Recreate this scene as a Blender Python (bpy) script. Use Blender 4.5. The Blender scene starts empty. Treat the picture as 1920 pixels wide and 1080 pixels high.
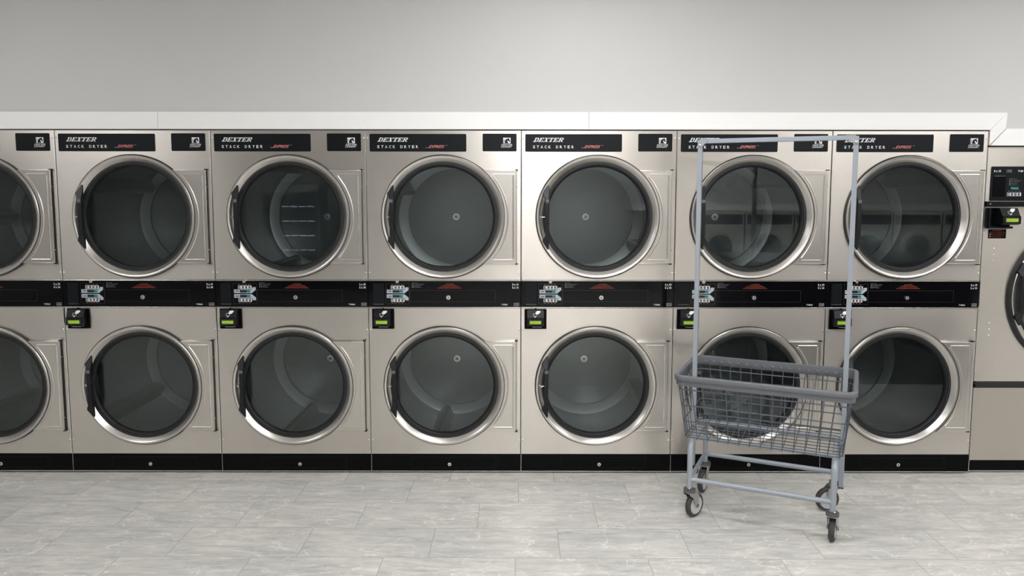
import bpy, bmesh, math, random
from mathutils import Vector, Matrix
random.seed(7)
SC = bpy.context.scene
COL = SC.collection
PI = math.pi

# ---------------------------------------------------------------- camera
cd = bpy.data.cameras.new('camera')
cd.sensor_fit = 'HORIZONTAL'
cd.sensor_width = 36
cd.lens = 1418.6 / 1920 * 36
cd.shift_y = -(540 - 494.8) / 1920
cd.clip_start = 0.05
cam = bpy.data.objects.new('camera', cd)
COL.objects.link(cam)
cam.location = (-.0505, -4.3245, 1.6615)
cam.rotation_euler = (Matrix.Rotation(.00035, 3, 'Z') @ Matrix.Rotation(PI/2 - .09727, 3, 'X') @ Matrix.Rotation(.00115, 3, 'Z')).to_euler()
SC.camera = cam

# ---------------------------------------------------------------- world, exposure
w = bpy.data.worlds.new('world'); SC.world = w; w.use_nodes = True
w.node_tree.nodes['Background'].inputs[0].default_value = (.9, .95, 1, 1)
w.node_tree.nodes['Background'].inputs[1].default_value = .3
SC.view_settings.view_transform = 'Standard'
SC.view_settings.look = 'None'
SC.view_settings.exposure = 1.2
SC.view_settings.gamma = 1
LAMP = 8.0
CEIL = 3.05

# ---------------------------------------------------------------- materials
def lin(c):
    return tuple(((v/255)/12.92 if v/255 <= .04045 else ((v/255+.055)/1.055)**2.4) for v in c)
def mat(name, col, rough=.5, metal=0., spec=None, emit=None, es=1., aniso=0, coat=0):
    m = bpy.data.materials.new(name); m.use_nodes = True
    b = m.node_tree.nodes['Principled BSDF']
    b.inputs['Base Color'].default_value = (*col, 1)
    b.inputs['Roughness'].default_value = rough
    b.inputs['Metallic'].default_value = metal
    if spec is not None: b.inputs['Specular IOR Level'].default_value = spec
    if emit: b.inputs['Emission Color'].default_value = (*emit, 1); b.inputs['Emission Strength'].default_value = es
    if aniso: b.inputs['Anisotropic'].default_value = aniso
    if coat: b.inputs['Coat Weight'].default_value = coat
    return m
class NT:
    def __init__(s, m): s.m = m; s.t = m.node_tree; s.b = s.t.nodes['Principled BSDF']
    def n(s, typ, **kw):
        x = s.t.nodes.new(typ)
        for k, v in kw.items(): setattr(x, k, v)
        return x
    def l(s, a, b): s.t.links.new(a, b)
    def math(s, op, a, b=None, c=None):
        x = s.n('ShaderNodeMath', operation=op)
        for i, v in enumerate((a, b, c)):
            if v is None: continue
            if isinstance(v, (int, float)): x.inputs[i].default_value = v
            else: s.l(v, x.inputs[i])
        return x.outputs[0]
    def ramp(s, fac, stops):
        r = s.n('ShaderNodeValToRGB'); s.l(fac, r.inputs[0])
        e = r.color_ramp.elements
        while len(e) < len(stops): e.new(.5)
        for el, (p, c) in zip(e, stops): el.position = p; el.color = (*c, 1) if len(c) == 3 else c
        return r.outputs[0]
    def coords(s, scale=(1, 1, 1), kind='Object', loc=(0, 0, 0), rot=(0, 0, 0)):
        t = s.n('ShaderNodeTexCoord'); m = s.n('ShaderNodeMapping')
        m.inputs['Scale'].default_value = scale; m.inputs['Location'].default_value = loc; m.inputs['Rotation'].default_value = rot
        s.l(t.outputs[kind], m.inputs[0]); return m.outputs[0]
    def noise(s, vec, scale=5, detail=4, rough=.5, dist=0):
        x = s.n('ShaderNodeTexNoise'); x.inputs['Scale'].default_value = scale; x.inputs['Detail'].default_value = detail
        x.inputs['Roughness'].default_value = rough; x.inputs['Distortion'].default_value = dist
        s.l(vec, x.inputs['Vector']); return x.outputs[0]
    def mix(s, fac, a, b, blend='MIX'):
        x = s.n('ShaderNodeMix', data_type='RGBA', blend_type=blend)
        if isinstance(fac, (int, float)): x.inputs[0].default_value = fac
        else: s.l(fac, x.inputs[0])
        for i, v in ((6, a), (7, b)):
            if isinstance(v, tuple): x.inputs[i].default_value = (*v[:3], 1)
            else: s.l(v, x.inputs[i])
        return x.outputs[2]
    def bump(s, h, strength=.1, dist=.001):
        x = s.n('ShaderNodeBump'); x.inputs['Strength'].default_value = strength; x.inputs['Distance'].default_value = dist
        s.l(h, x.inputs['Height']); s.l(x.outputs[0], s.b.inputs['Normal'])

def steel(name, col, rough, brush=(2, 2, 260), cloud=.10, rvar=.10, aniso=0):
    m = mat(name, col, rough, 1.0)
    N = NT(m)
    g = N.noise(N.coords(brush, 'Object'), 1.0, 3, .6)
    c = N.noise(N.coords((1, 1, 1), 'Object'), 2.6, 5, .6, .4)
    a = N.mix(N.math('MULTIPLY', c, 1.0), tuple(v*(1-cloud) for v in col), tuple(min(1, v*(1+cloud)) for v in col))
    b = N.mix(.35, a, N.mix(g, tuple(v*.9 for v in col), tuple(min(1, v*1.1) for v in col)))
    N.l(b, N.b.inputs['Base Color'])
    r = N.math('ADD', N.math('MULTIPLY', c, rvar), rough - rvar*.5)
    N.l(r, N.b.inputs['Roughness'])
    N.bump(g, .12, .0006)
    if aniso:
        N.b.inputs['Anisotropic'].default_value = aniso
        cv = N.n('ShaderNodeCombineXYZ'); cv.inputs[2].default_value = 1; N.l(cv.outputs[0], N.b.inputs['Tangent'])
    return m
M = {}
M['steel'] = steel('brushed stainless steel', (.70, .658, .610), .30, cloud=.14, aniso=.7)
M['steel_v'] = steel('vertically brushed stainless steel', (.62, .575, .52), .42, brush=(200, 2, 1.2), cloud=.06)
M['ring'] = steel('spun stainless steel', (.66, .63, .60), .31, brush=(1, 1, 1), cloud=.03, rvar=.04)
M['edge'] = mat('polished steel edge', (.75, .73, .70), .22, 1)
M['plate'] = steel('stamped stainless sheet', (.68, .645, .60), .30, cloud=.04)
M['chrome'] = mat('chrome', (.78, .77, .74), .15, 1)
M['rubber'] = mat('black rubber', (.012, .012, .013), .5)
M['gasket'] = mat('soft black gasket', (.010, .011, .013), .5, 0, .3)
M['plastic'] = mat('black handle plastic', (.010, .011, .013), .42, 0, .35)
M['plasticgrey'] = mat('grey plastic tab', (.12, .125, .13), .45)
M['decal'] = mat('satin black overlay', (.006, .007, .009), .33, 0, .20)
M['gloss'] = mat('glossy black panel', (.002, .002, .003), .07, 0, .26)
M['kick'] = mat('black painted kick plate', (.003, .0032, .004), .30, 0, .08)
M['gap'] = mat('dark interior', (.01, .01, .01), .8)
M['white'] = mat('white print', (.80, .81, .82), .5)
M['greyprint'] = mat('grey print', (.32, .33, .34), .5)
M['dimprint'] = mat('dim grey print', (.06, .06, .063), .4)
M['red'] = mat('red print', (.62, .10, .07), .5)
M['pinkred'] = mat('faded red print', (.62, .20, .19), .5)
M['bluegrey'] = mat('blue grey print', (.38, .43, .48), .5)
M['cyan'] = mat('teal digits', (.02, .2, .22), .5, emit=(.10, .55, .58), es=.35)
M['darkwin'] = mat('display window', (.01, .02, .022), .15)
M['lcd'] = mat('green lcd', (.2, .32, .02), .3, emit=(.22, .36, .03), es=.28)
M['lcdtext'] = mat('lcd text', (.10, .17, .02), .4, emit=(.13, .22, .02), es=.2)
M['cab'] = mat('painted cabinet side', (.10, .10, .10), .5)
M['drumback'] = mat('drum back plate', (.30, .325, .33), .38, .6)
M['drumdisc'] = mat('drum centre disc', (.21, .23, .235), .32, .6)
M['baffle'] = mat('drum baffle', (.27, .29, .29), .4, .7)
M['tube'] = mat('pale blue grey enamel', (.305, .335, .375), .32)
M['wire'] = mat('slate coated wire', (.075, .085, .10), .38)
M['rim'] = mat('slate grey vinyl bumper', (.125, .13, .145), .42)
M['tyre'] = mat('grey rubber tyre', (.045, .045, .046), .6)
M['wheelhub'] = mat('pale plastic wheel centre', (.52, .53, .55), .45)
M['zinc'] = mat('zinc plated fork', (.52, .51, .48), .38, .9)
M['rust'] = mat('rusty axle', (.14, .05, .035), .7)
M['bumper'] = mat('grey caster bumper', (.09, .092, .098), .5)
M['orange'] = mat('orange warning print', (.30, .055, .022), .5)

# drum perforations
m = mat('perforated galvanised drum', (.3, .32, .32), .38, .75); N = NT(m)
tc = N.n('ShaderNodeTexCoord'); sx = N.n('ShaderNodeSeparateXYZ'); N.l(tc.outputs['Object'], sx.inputs[0])
u = N.math('MULTIPLY', N.math('ARCTAN2', sx.outputs[0], sx.outputs[2]), .39/.0125)
v = N.math('DIVIDE', sx.outputs[1], .0108)
row = N.math('FLOOR', v)
u2 = N.math('ADD', u, N.math('MULTIPLY', N.math('MODULO', row, 2), .5))
fu = N.math('SUBTRACT', N.math('FRACT', N.math('ADD', u2, 500)), .5)
fv = N.math('SUBTRACT', N.math('SUBTRACT', v, row), .5)
dd = N.math('SQRT', N.math('ADD', N.math('POWER', fu, 2), N.math('POWER', fv, 2)))
hole = N.math('LESS_THAN', dd, .30)
N.l(N.mix(hole, (.52, .55, .55), (.012, .014, .014)), N.b.inputs['Base Color'])
N.l(N.math('MULTIPLY', N.math('SUBTRACT', 1, hole), .75), N.b.inputs['Metallic'])
M['drum'] = m

# door glass
m = bpy.data.materials.new('door glass'); m.use_nodes = True; t = m.node_tree; t.nodes.clear()
o = t.nodes.new('ShaderNodeOutputMaterial'); mx = t.nodes.new('ShaderNodeMixShader')
tr = t.nodes.new('ShaderNodeBsdfTransparent'); gl = t.nodes.new('ShaderNodeBsdfGlossy'); fr = t.nodes.new('ShaderNodeFresnel')
tr.inputs[0].default_value = (.88, .90, .90, 1); gl.inputs['Roughness'].default_value = .004; gl.inputs[0].default_value = (.95, 1, 1, 1)
fr.inputs[0].default_value = 1.48
t.links.new(fr.outputs[0], mx.inputs[0]); t.links.new(tr.outputs[0], mx.inputs[1]); t.links.new(gl.outputs[0], mx.inputs[2]); t.links.new(mx.outputs[0], o.inputs[0])
M['glass'] = m

# wall paint
m = mat('light grey eggshell paint', lin((206, 205, 205)), .42, 0, .35); N = NT(m)
c = N.noise(N.coords((1, 1, 1)), 1.3, 4, .55); N.l(N.mix(c, lin((203, 203, 203)), lin((209, 208, 208))), N.b.inputs['Base Color'])
N.bump(N.noise(N.coords((1, 1, 1)), 220, 3, .6), .12, .0008)
M['wall'] = m
M['white_trim'] = mat('white painted trim board', (.90, .90, .89), .38)
M['caulk'] = mat('trim joint', (.35, .35, .34), .7)
M['ceiling'] = mat('white ceiling tile', (.78, .78, .77), .8)
M['lamp'] = mat('lit diffuser', (.9, .9, .9), .5, emit=(1, .995, .985), es=LAMP)
M['lampframe'] = mat('white fixture frame', (.8, .8, .8), .4)

# floor tiles: 60 x 30 cm, rows stepping by a third
m = mat('grey stone look floor tile', (.5, .5, .48), .38, 0, .4); N = NT(m)
tc = N.n('ShaderNodeTexCoord'); mp = N.n('ShaderNodeMapping'); mp.inputs['Rotation'].default_value = (0, 0, .0067)
N.l(tc.outputs['Object'], mp.inputs[0])
sx = N.n('ShaderNodeSeparateXYZ'); N.l(mp.outputs[0], sx.inputs[0])
v = N.math('DIVIDE', N.math('ADD', sx.outputs[1], .1375 + 30), .300)
row = N.math('FLOOR', v)                                     # +Y away; row numbers grow towards the wall
u = N.math('DIVIDE', N.math('ADD', sx.outputs[0], 60.0), .600)
uu = N.math('ADD', u, N.math('MULTIPLY', row, -.3417))
uu = N.math('ADD', uu, .022 + 99*.3417 + .0)
cell = N.math('FLOOR', uu)
fu = N.math('FRACT', uu); fv = N.math('FRACT', v)
gu = N.math('MULTIPLY', N.math('MINIMUM', fu, N.math('SUBTRACT', 1, fu)), .6)
gv = N.math('MULTIPLY', N.math('MINIMUM', fv, N.math('SUBTRACT', 1, fv)), .3)
gd = N.math('MINIMUM', gu, gv)
grout = N.math('LESS_THAN', gd, .0016)
cid = N.n('ShaderNodeCombineXYZ'); N.l(cell, cid.inputs[0]); N.l(row, cid.inputs[1])
wn = N.n('ShaderNodeTexWhiteNoise'); N.l(cid.outputs[0], wn.inputs[0])
off = N.n('ShaderNodeVectorMath', operation='SCALE'); N.l(wn.outputs['Color'], off.inputs[0]); off.inputs['Scale'].default_value = 37
ad = N.n('ShaderNodeVectorMath', operation='ADD'); N.l(mp.outputs[0], ad.inputs[0]); N.l(off.outputs[0], ad.inputs[1])
m2 = N.n('ShaderNodeMapping'); m2.inputs['Rotation'].default_value = (0, 0, .22); m2.inputs['Scale'].default_value = (1, 2.6, 1); N.l(ad.outputs[0], m2.inputs[0])
n1 = N.noise(m2.outputs[0], 2.2, 6, .6, .4)
m3 = N.n('ShaderNodeMapping'); m3.inputs['Rotation'].default_value = (0, 0, .16); m3.inputs['Scale'].default_value = (1, 4.5, 1); N.l(ad.outputs[0], m3.inputs[0])
n2 = N.noise(m3.outputs[0], 5, 9, .72, .5)
base = N.ramp(n1, [(.30, lin((172, 175, 174))), (.45, lin((190, 190, 187))), (.58, lin((203, 200, 195))), (.72, lin((213, 209, 203)))])
base = N.mix(.58, base, N.ramp(n2, [(.30, lin((128, 131, 130))), (.46, lin((186, 185, 181))), (.56, lin((205, 202, 196))), (.72, lin((240, 235, 228)))]))
def veins(vec, sc, c, wd):
    q = N.noise(vec, sc, 5, .55, .25)
    d = N.math('ABSOLUTE', N.math('SUBTRACT', q, c))
    g_ = N.ramp(N.noise(vec, sc*1.7, 3, .5), [(.42, (0, 0, 0)), (.62, (1, 1, 1))])      # veins fade in and out
    return N.math('MULTIPLY', N.math('SUBTRACT', 1, N.math('SMOOTH_MIN', N.math('DIVIDE', d, wd), 1, .1)), g_)
vm = N.n('ShaderNodeMapping'); vm.inputs['Rotation'].default_value = (0, 0, 1.1); N.l(ad.outputs[0], vm.inputs[0])
vv = N.math('MINIMUM', N.math('ADD', N.math('ADD', veins(m2.outputs[0], 1.6, .5, .009), veins(m2.outputs[0], 2.8, .54, .008)), veins(vm.outputs[0], 3.2, .47, .009)), 1)
vv = N.math('MAXIMUM', vv, 0)
base = N.mix(N.math('MULTIPLY', vv, .65), base, lin((242, 238, 231)))
dk = N.noise(m3.outputs[0], 9, 8, .75, .6)
dark = N.ramp(dk, [(.57, (0, 0, 0)), (.68, (1, 1, 1))])
base = N.mix(N.math('MULTIPLY', dark, .50), base, lin((150, 150, 148)))
base = N.mix(N.math('MULTIPLY', wn.outputs['Value'], .12), base, lin((176, 176, 172)))
N.l(N.mix(grout, base, lin((150, 149, 145))), N.b.inputs['Base Color'])
hh = N.math('SUBTRACT', N.math('MULTIPLY', n2, .25), N.math('MULTIPLY', grout, 1.0))
N.bump(hh, .25, .0008)
M['floor'] = m

# ---------------------------------------------------------------- mesh builder
class MB:
    def __init__(s): s.bm = bmesh.new(); s.mats = []
    def mi(s, m):
        if m not in s.mats: s.mats.append(m)
        return s.mats.index(m)
    def face(s, vs, m):
        try:
            f = s.bm.faces.new(vs); f.material_index = s.mi(m); return f
        except ValueError: return None
    def quadstrip(s, loops, m, closed_loop=True, closed_path=False):
        L = [[s.bm.verts.new(p) for p in lp] for lp in loops]
        n = len(L[0]); R = len(L) if closed_path else len(L) - 1
        for i in range(R):
            a, b = L[i], L[(i+1) % len(L)]
            for j in range(n if closed_loop else n-1):
                k = (j+1) % n
                s.face((a[j], a[k], b[k], b[j]), m)
        return L
    def prism(s, poly, y0, y1, m, bev=0):
        """poly in XZ, extruded from y0 (front) to y1"""
        a = [s.bm.verts.new((p[0], y0, p[1])) for p in poly]
        b = [s.bm.verts.new((p[0], y1, p[1])) for p in poly]
        n = len(poly); s.face(a, m); s.face(b[::-1], m)
        es = []
        for i in range(n):
            f = s.face((a[i], b[i], b[(i+1) % n], a[(i+1) % n]), m)
        if bev:
            ed = [e for e in s.bm.edges if e.verts[0] in a and e.verts[1] in a]
            bmesh.ops.bevel(s.bm, geom=ed, offset=bev, segments=2, affect='EDGES', profile=.5, clamp_overlap=True)
    def box(s, x0, x1, y0, y1, z0, z1, m, bev=0):
        vs = [s.bm.verts.new(p) for p in ((x0, y0, z0), (x1, y0, z0), (x1, y1, z0), (x0, y1, z0), (x0, y0, z1), (x1, y0, z1), (x1, y1, z1), (x0, y1, z1))]
        fs = []
        for f in ((0, 3, 2, 1), (4, 5, 6, 7), (0, 1, 5, 4), (1, 2, 6, 5), (2, 3, 7, 6), (3, 0, 4, 7)):
            fs.append(s.face([vs[i] for i in f], m))
        if bev:
            ed = list({e for f in fs for e in f.edges})
            bmesh.ops.bevel(s.bm, geom=ed, offset=bev, segments=2, affect='EDGES', profile=.5, clamp_overlap=True)
    def rect(s, x0, x1, z0, z1, y, m):
        s.face([s.bm.verts.new(p) for p in ((x0, y, z0), (x1, y, z0), (x1, y, z1), (x0, y, z1))], m)
    def poly(s, pts, y, m):
        s.face([s.bm.verts.new((p[0], y, p[1])) for p in pts], m)
    def lathe(s, prof, cx, cz, m, n=96, closed=False, a0=0, a1=2*PI):
        """prof list of (r, y) about the Y axis through (cx, cz)"""
        full = abs(a1-a0-2*PI) < 1e-6
        k = n if full else n+1
        loops = []
        for i in range(k):
            a = a0 + (a1-a0)*i/n
            loops.append([(cx + r*math.cos(a), y, cz + r*math.sin(a)) for r, y in prof])
        s.quadstrip(loops, m, closed_loop=closed, closed_path=full)
    def disc(s, r, cx, cz, y, m, n=64):
        s.face([s.bm.verts.new((cx + r*math.cos(2*PI*i/n), y, cz + r*math.sin(2*PI*i/n))) for i in range(n)], m)
    def tube(s, path, r, m, n=10, closed=False, caps=True, square=False, flat=1.0):
        P = [Vector(p) for p in path]; K = len(P); loops = []
        def tan(i):
            if closed: a, b = P[(i-1) % K], P[(i+1) % K]
            else: a, b = P[max(i-1, 0)], P[min(i+1, K-1)]
            return (b-a).normalized()
        t0 = tan(0); up = Vector((0, 0, 1)) if abs(t0.z) < .9 else Vector((0, 1, 0))
        nrm = (up - t0*up.dot(t0)).normalized()
        for i in range(K):
            t = tan(i); nrm = (nrm - t*nrm.dot(t)).normalized(); bi = t.cross(nrm)
            if square:
                c = .86
                offs = [(1, c), (c, 1), (-c, 1), (-1, c), (-1, -c), (-c, -1), (c, -1), (1, -c)]
                loops.append([P[i] + nrm*(a*r) + bi*(b*r*flat) for a, b in offs])
            else:
                loops.append([P[i] + nrm*(r*math.cos(2*PI*j/n)) + bi*(r*flat*math.sin(2*PI*j/n)) for j in range(n)])
        L = s.quadstrip(loops, m, True, closed)
        if caps and not closed:
            s.face(L[0][::-1], m); s.face(L[-1], m)
    def sphere(s, c, r, m, seg=12, sc=(1, 1, 1)):
        mt = Matrix.Translation(c) @ Matrix.Diagonal((*sc, 1))
        g = bmesh.ops.create_uvsphere(s.bm, u_segments=seg, v_segments=max(6, seg//2), radius=r, matrix=mt)
        for v in g['verts']:
            for f in v.link_faces: f.material_index = s.mi(m)
    def cyl(s, c, axis, r, h, m, n=24, r2=None, bev=0):
        q = Vector(axis).normalized().to_track_quat('Z', 'Y').to_matrix().to_4x4()
        g = bmesh.ops.create_cone(s.bm, cap_ends=True, segments=n, radius1=r, radius2=r if r2 is None else r2, depth=h, matrix=Matrix.Translation(c) @ q)
        for v in g['verts']:
            for f in v.link_faces: f.material_index = s.mi(m)
    def text(s, body, x0, x1, z0, z1, y, m, bold=0., spacing=1., shear=0.):
        cu = bpy.data.curves.new('t', 'FONT'); cu.body = body; cu.size = 1; cu.offset = bold; cu.space_character = spacing; cu.shear = shear
        cu.resolution_u = 2; cu.fill_mode = 'FRONT'
        o = bpy.data.objects.new('t', cu); COL.objects.link(o)
        bpy.context.view_layer.update()
        me = bpy.data.meshes.new_from_object(o.evaluated_get(bpy.context.evaluated_depsgraph_get()))
        bpy.data.objects.remove(o); bpy.data.curves.remove(cu)
        if len(me.vertices):
            xs = [v.co.x for v in me.vertices]; ys = [v.co.y for v in me.vertices]
            ax, bx, ay, by = min(xs), max(xs), min(ys), max(ys)
            vs = [s.bm.verts.new((x0+(v.co.x-ax)/(bx-ax)*(x1-x0), y, z0+(v.co.y-ay)/(by-ay)*(z1-z0))) for v in me.vertices]
            for p in me.polygons: s.face([vs[i] for i in p.vertices], m)
        bpy.data.meshes.remove(me)
    def build(s, name, parent=None, loc=(0, 0, 0), rotz=0, smooth=35):
        bmesh.ops.recalc_face_normals(s.bm, faces=s.bm.faces) if False else None
        me = bpy.data.meshes.new(name); s.bm.to_mesh(me); s.bm.free()
        for mm in s.mats: me.materials.append(M[mm])
        if smooth:
            me.polygons.foreach_set('use_smooth', [True]*len(me.polygons))
            me.set_sharp_from_angle(angle=math.radians(smooth))
        o = bpy.data.objects.new(name, me); COL.objects.link(o)
        o.location = loc; o.rotation_euler = (0, 0, rotz)
        if parent: o.parent = parent
        return o

def tag(o, label=None, cat=None, group=None, kind=None):
    for k, v in (('label', label), ('category', cat), ('group', group), ('kind', kind)):
        if v: o[k] = v
    return o
def empty(name, loc=(0, 0, 0), rz=0, parent=None):
    o = bpy.data.objects.new(name, None); COL.objects.link(o); o.location = loc; o.rotation_euler = (0, 0, rz)
    o.empty_display_size = .1
    if parent: o.parent = parent
    return o
def kids(o): return [c for c in ALL_KIDS.get(o.name, [])]
def copy_tree(o, parent=None):
    src = list(o.children)
    c = o.copy(); COL.objects.link(c); c.parent = parent
    for ch in src: copy_tree(ch, c)
    return c
def rr(x0, x1, z0, z1, r, n=5):
    P = []
    for cx, cz, a in ((x1-r, z0+r, -PI/2), (x1-r, z1-r, 0), (x0+r, z1-r, PI/2), (x0+r, z0+r, PI)):
        for i in range(n+1):
            t = a + (PI/2)*i/n; P.append((cx+r*math.cos(t), cz+r*math.sin(t)))
    return P
def sheet_with_hole(b, x0, x1, z0, z1, cx, cz, r, y, depth, m, me='edge', n=96, lip=.0025):
    """front sheet with a round opening, folded edges"""
    ang = set(2*PI*i/n for i in range(n))
    for px, pz in ((x0, z0), (x1, z0), (x1, z1), (x0, z1)):
        ang.add(math.atan2(pz-cz, px-cx) % (2*PI))
    ang = sorted(ang)
    def outp(a, d):
        c, s_ = math.cos(a), math.sin(a); t = 1e9
        if c > 1e-9: t = min(t, (x1-d-cx)/c)
        if c < -1e-9: t = min(t, (x0+d-cx)/c)
        if s_ > 1e-9: t = min(t, (z1-d-cz)/s_)
        if s_ < -1e-9: t = min(t, (z0+d-cz)/s_)
        return cx+c*t, cz+s_*t
    bm = b.bm
    def loop(f): return [bm.verts.new(f(a)) for a in ang]
    inner2 = loop(lambda a: (cx+r*math.cos(a), y+depth, cz+r*math.sin(a)))
    inner = loop(lambda a: (cx+r*math.cos(a), y, cz+r*math.sin(a)))
    o1 = loop(lambda a: (outp(a, lip)[0], y, outp(a, lip)[1]))
    o2 = loop(lambda a: (outp(a, 0)[0], y+lip, outp(a, 0)[1]))
    o3 = loop(lambda a: (outp(a, 0)[0], y+depth, outp(a, 0)[1]))
    L = [inner2, inner, o1, o2, o3]; mm = [m, m, me, m]
    for i in range(4):
        for j in range(len(ang)):
            k = (j+1) % len(ang)
            b.face((L[i][j], L[i][k], L[i+1][k], L[i+1][j]), mm[i])

# ---------------------------------------------------------------- the room
def slab(name, x0, x1, y0, y1, z0, z1, m):
    b = MB(); b.box(x0, x1, y0, y1, z0, z1, m); return tag(b.build(name, smooth=0), kind='structure')
RX0, RX1, RY = -7.5, 8.5, -9.0
slab('floor', RX0, RX1, RY, 1.3, -.1, 0, 'floor')
slab('ceiling', RX0, RX1, RY, .2, CEIL, CEIL+.1, 'ceiling')
slab('wall_left', RX0-.1, RX0, RY, .2, 0, CEIL, 'wall')
slab('wall_right', RX1, RX1+.1, RY, .2, 0, CEIL, 'wall')
slab('wall_front', RX0, RX1, RY-.1, RY, 0, CEIL, 'wall')
# bulkhead wall above the machines, its lower edge stepping down over the single dryer
WY = .012
b = MB()
for q in ([(RX0, 2.02), (2.69, 2.02), (2.69, CEIL), (RX0, CEIL)], [(2.69, 1.93), (RX1, 1.93), (RX1, CEIL), (2.69, CEIL)]):
    b.prism(q, WY, WY+.12, 'wall')
tag(b.build('wall_back', smooth=0), kind='structure')
slab('wall_back_left', RX0, -3.53, WY, WY+.12, 0, 2.02, 'wall')
slab('wall_back_right', 3.69, RX1, WY, WY+.12, 0, 1.93, 'wall')
slab('wall_rear', RX0, RX1, 1.3, 1.4, 0, CEIL, 'gap')
# trim boards with open joints
TZ0, TZ1, TY = 2.002, 2.0985, -.004
def trim(i, poly):
    b = MB(); b.prism(poly, TY, WY-.0005, 'white_trim', bev=.0012); tag(b.build('trim_%d' % i, smooth=0), kind='structure')
g = .0009
trim(1, [(RX0, TZ0), (-2.05-g, TZ0), (-2.05-g, TZ1), (RX0, TZ1)])
trim(2, [(-2.05+g, TZ0), (.38-g, TZ0), (.38-g, TZ1), (-2.05+g, TZ1)])
trim(3, [(.38+g, TZ0), (2.645-g, TZ0), (2.737-g, TZ1), (.38+g, TZ1)])
trim(4, [(2.645+g*.3, TZ0), (2.645, 1.9150+.0022), (2.732, 2.0095), (2.737+g*.3, TZ1)])
trim(5, [(2.650, 1.9150), (RX1, 1.9150), (RX1, 2.0095), (2.736, 2.0095)])

# ceiling lights
def make_ceiling_light():
    root = empty('ceiling_light')
    b = MB(); b.box(-.61, .61, -.31, .31, -.012, 0, 'lampframe', .003); b.build('frame', root, smooth=0)
    b = MB(); b.box(-.57, .57, -.27, .27, -.016, -.011, 'lamp'); b.build('diffuser', root, smooth=0)
    return root
LL = [(.35, -1.55), (3.6, -1.6), (-3.9, -2.2), (.35, -3.3), (.35, -4.7), (.35, -6.1), (.35, -7.6), (3.6, -3.2), (3.6, -5.2), (3.6, -7.4), (6.6, -3.0), (6.6, -6.0), (-4.4, -4.6)]  # unseen; side and right-hand lights added to balance brightness on wall and steel
first = make_ceiling_light()
for i, (x, y) in enumerate(LL):
    o = first if i == 0 else copy_tree(first)
    o.location = (x, y, CEIL)
    tag(o, 'white framed rectangular ceiling light outside the picture, lit', 'ceiling light', 'ceiling lights')

# ---------------------------------------------------------------- stack dryer
DX = .435; DZ = {'u': 1.508, 'l': .5256}
def serif_word(b, word, x0, x1, z0, z1, y, m, slant=.30):
    G = {
     'D': [[(.12,0),(.38,0),(.38,1),(.12,1)], [(0,.86),(.7,.86),(.7,1),(0,1)], [(0,0),(.7,0),(.7,.14),(0,.14)], [(.7,1),(.66,.86),(.72,.72),(.72,.28),(.66,.14),(.7,0),(.96,.22),(.96,.78)]],
     'E': [[(.12,0),(.38,0),(.38,1),(.12,1)], [(0,.86),(.92,.86),(.92,1),(0,1)], [(0,0),(.95,0),(.95,.14),(0,.14)], [(.3,.43),(.68,.43),(.68,.57),(.3,.57)], [(.8,.66),(.92,.66),(.92,1),(.8,1)], [(.83,0),(.95,0),(.95,.34),(.83,.34)]],
     'X': [[(.08,1),(.38,1),(.95,0),(.64,0)], [(.80,1),(.92,1),(.20,0),(.08,0)], [(0,.87),(.5,.87),(.5,1),(0,1)], [(.66,.87),(1,.87),(1,1),(.66,1)], [(0,0),(.36,0),(.36,.13),(0,.13)], [(.5,0),(1,0),(1,.13),(.5,.13)]],
     'T': [[(.36,0),(.64,0),(.64,1),(.36,1)], [(0,.86),(1,.86),(1,1),(0,1)], [(0,.64),(.1,.64),(.1,1),(0,1)], [(.9,.64),(1,.64),(1,1),(.9,1)], [(.2,0),(.8,0),(.8,.13),(.2,.13)]],
     'R': [[(.12,0),(.38,0),(.38,1),(.12,1)], [(0,.86),(.7,.86),(.7,1),(0,1)], [(.3,.40),(.7,.40),(.7,.54),(.3,.54)], [(.7,1),(.66,.86),(.72,.78),(.72,.62),(.66,.54),(.7,.40),(.95,.56),(.95,.84)], [(.48,.46),(.74,.46),(1.05,0),(.78,0)], [(0,0),(.5,0),(.5,.13),(0,.13)], [(.78,0),(1.1,0),(1.1,.12),(.78,.12)]],
    }
    h = z1-z0; sl = slant*h*2.0; n = len(word); W = (x1-x0-sl)/n
    for i, ch in enumerate(word):
        for q in G[ch]:
            b.poly([(x0 + (i+px*.93)*W + pz*sl, z0+pz*h) for px, pz in q], y, m)

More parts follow.
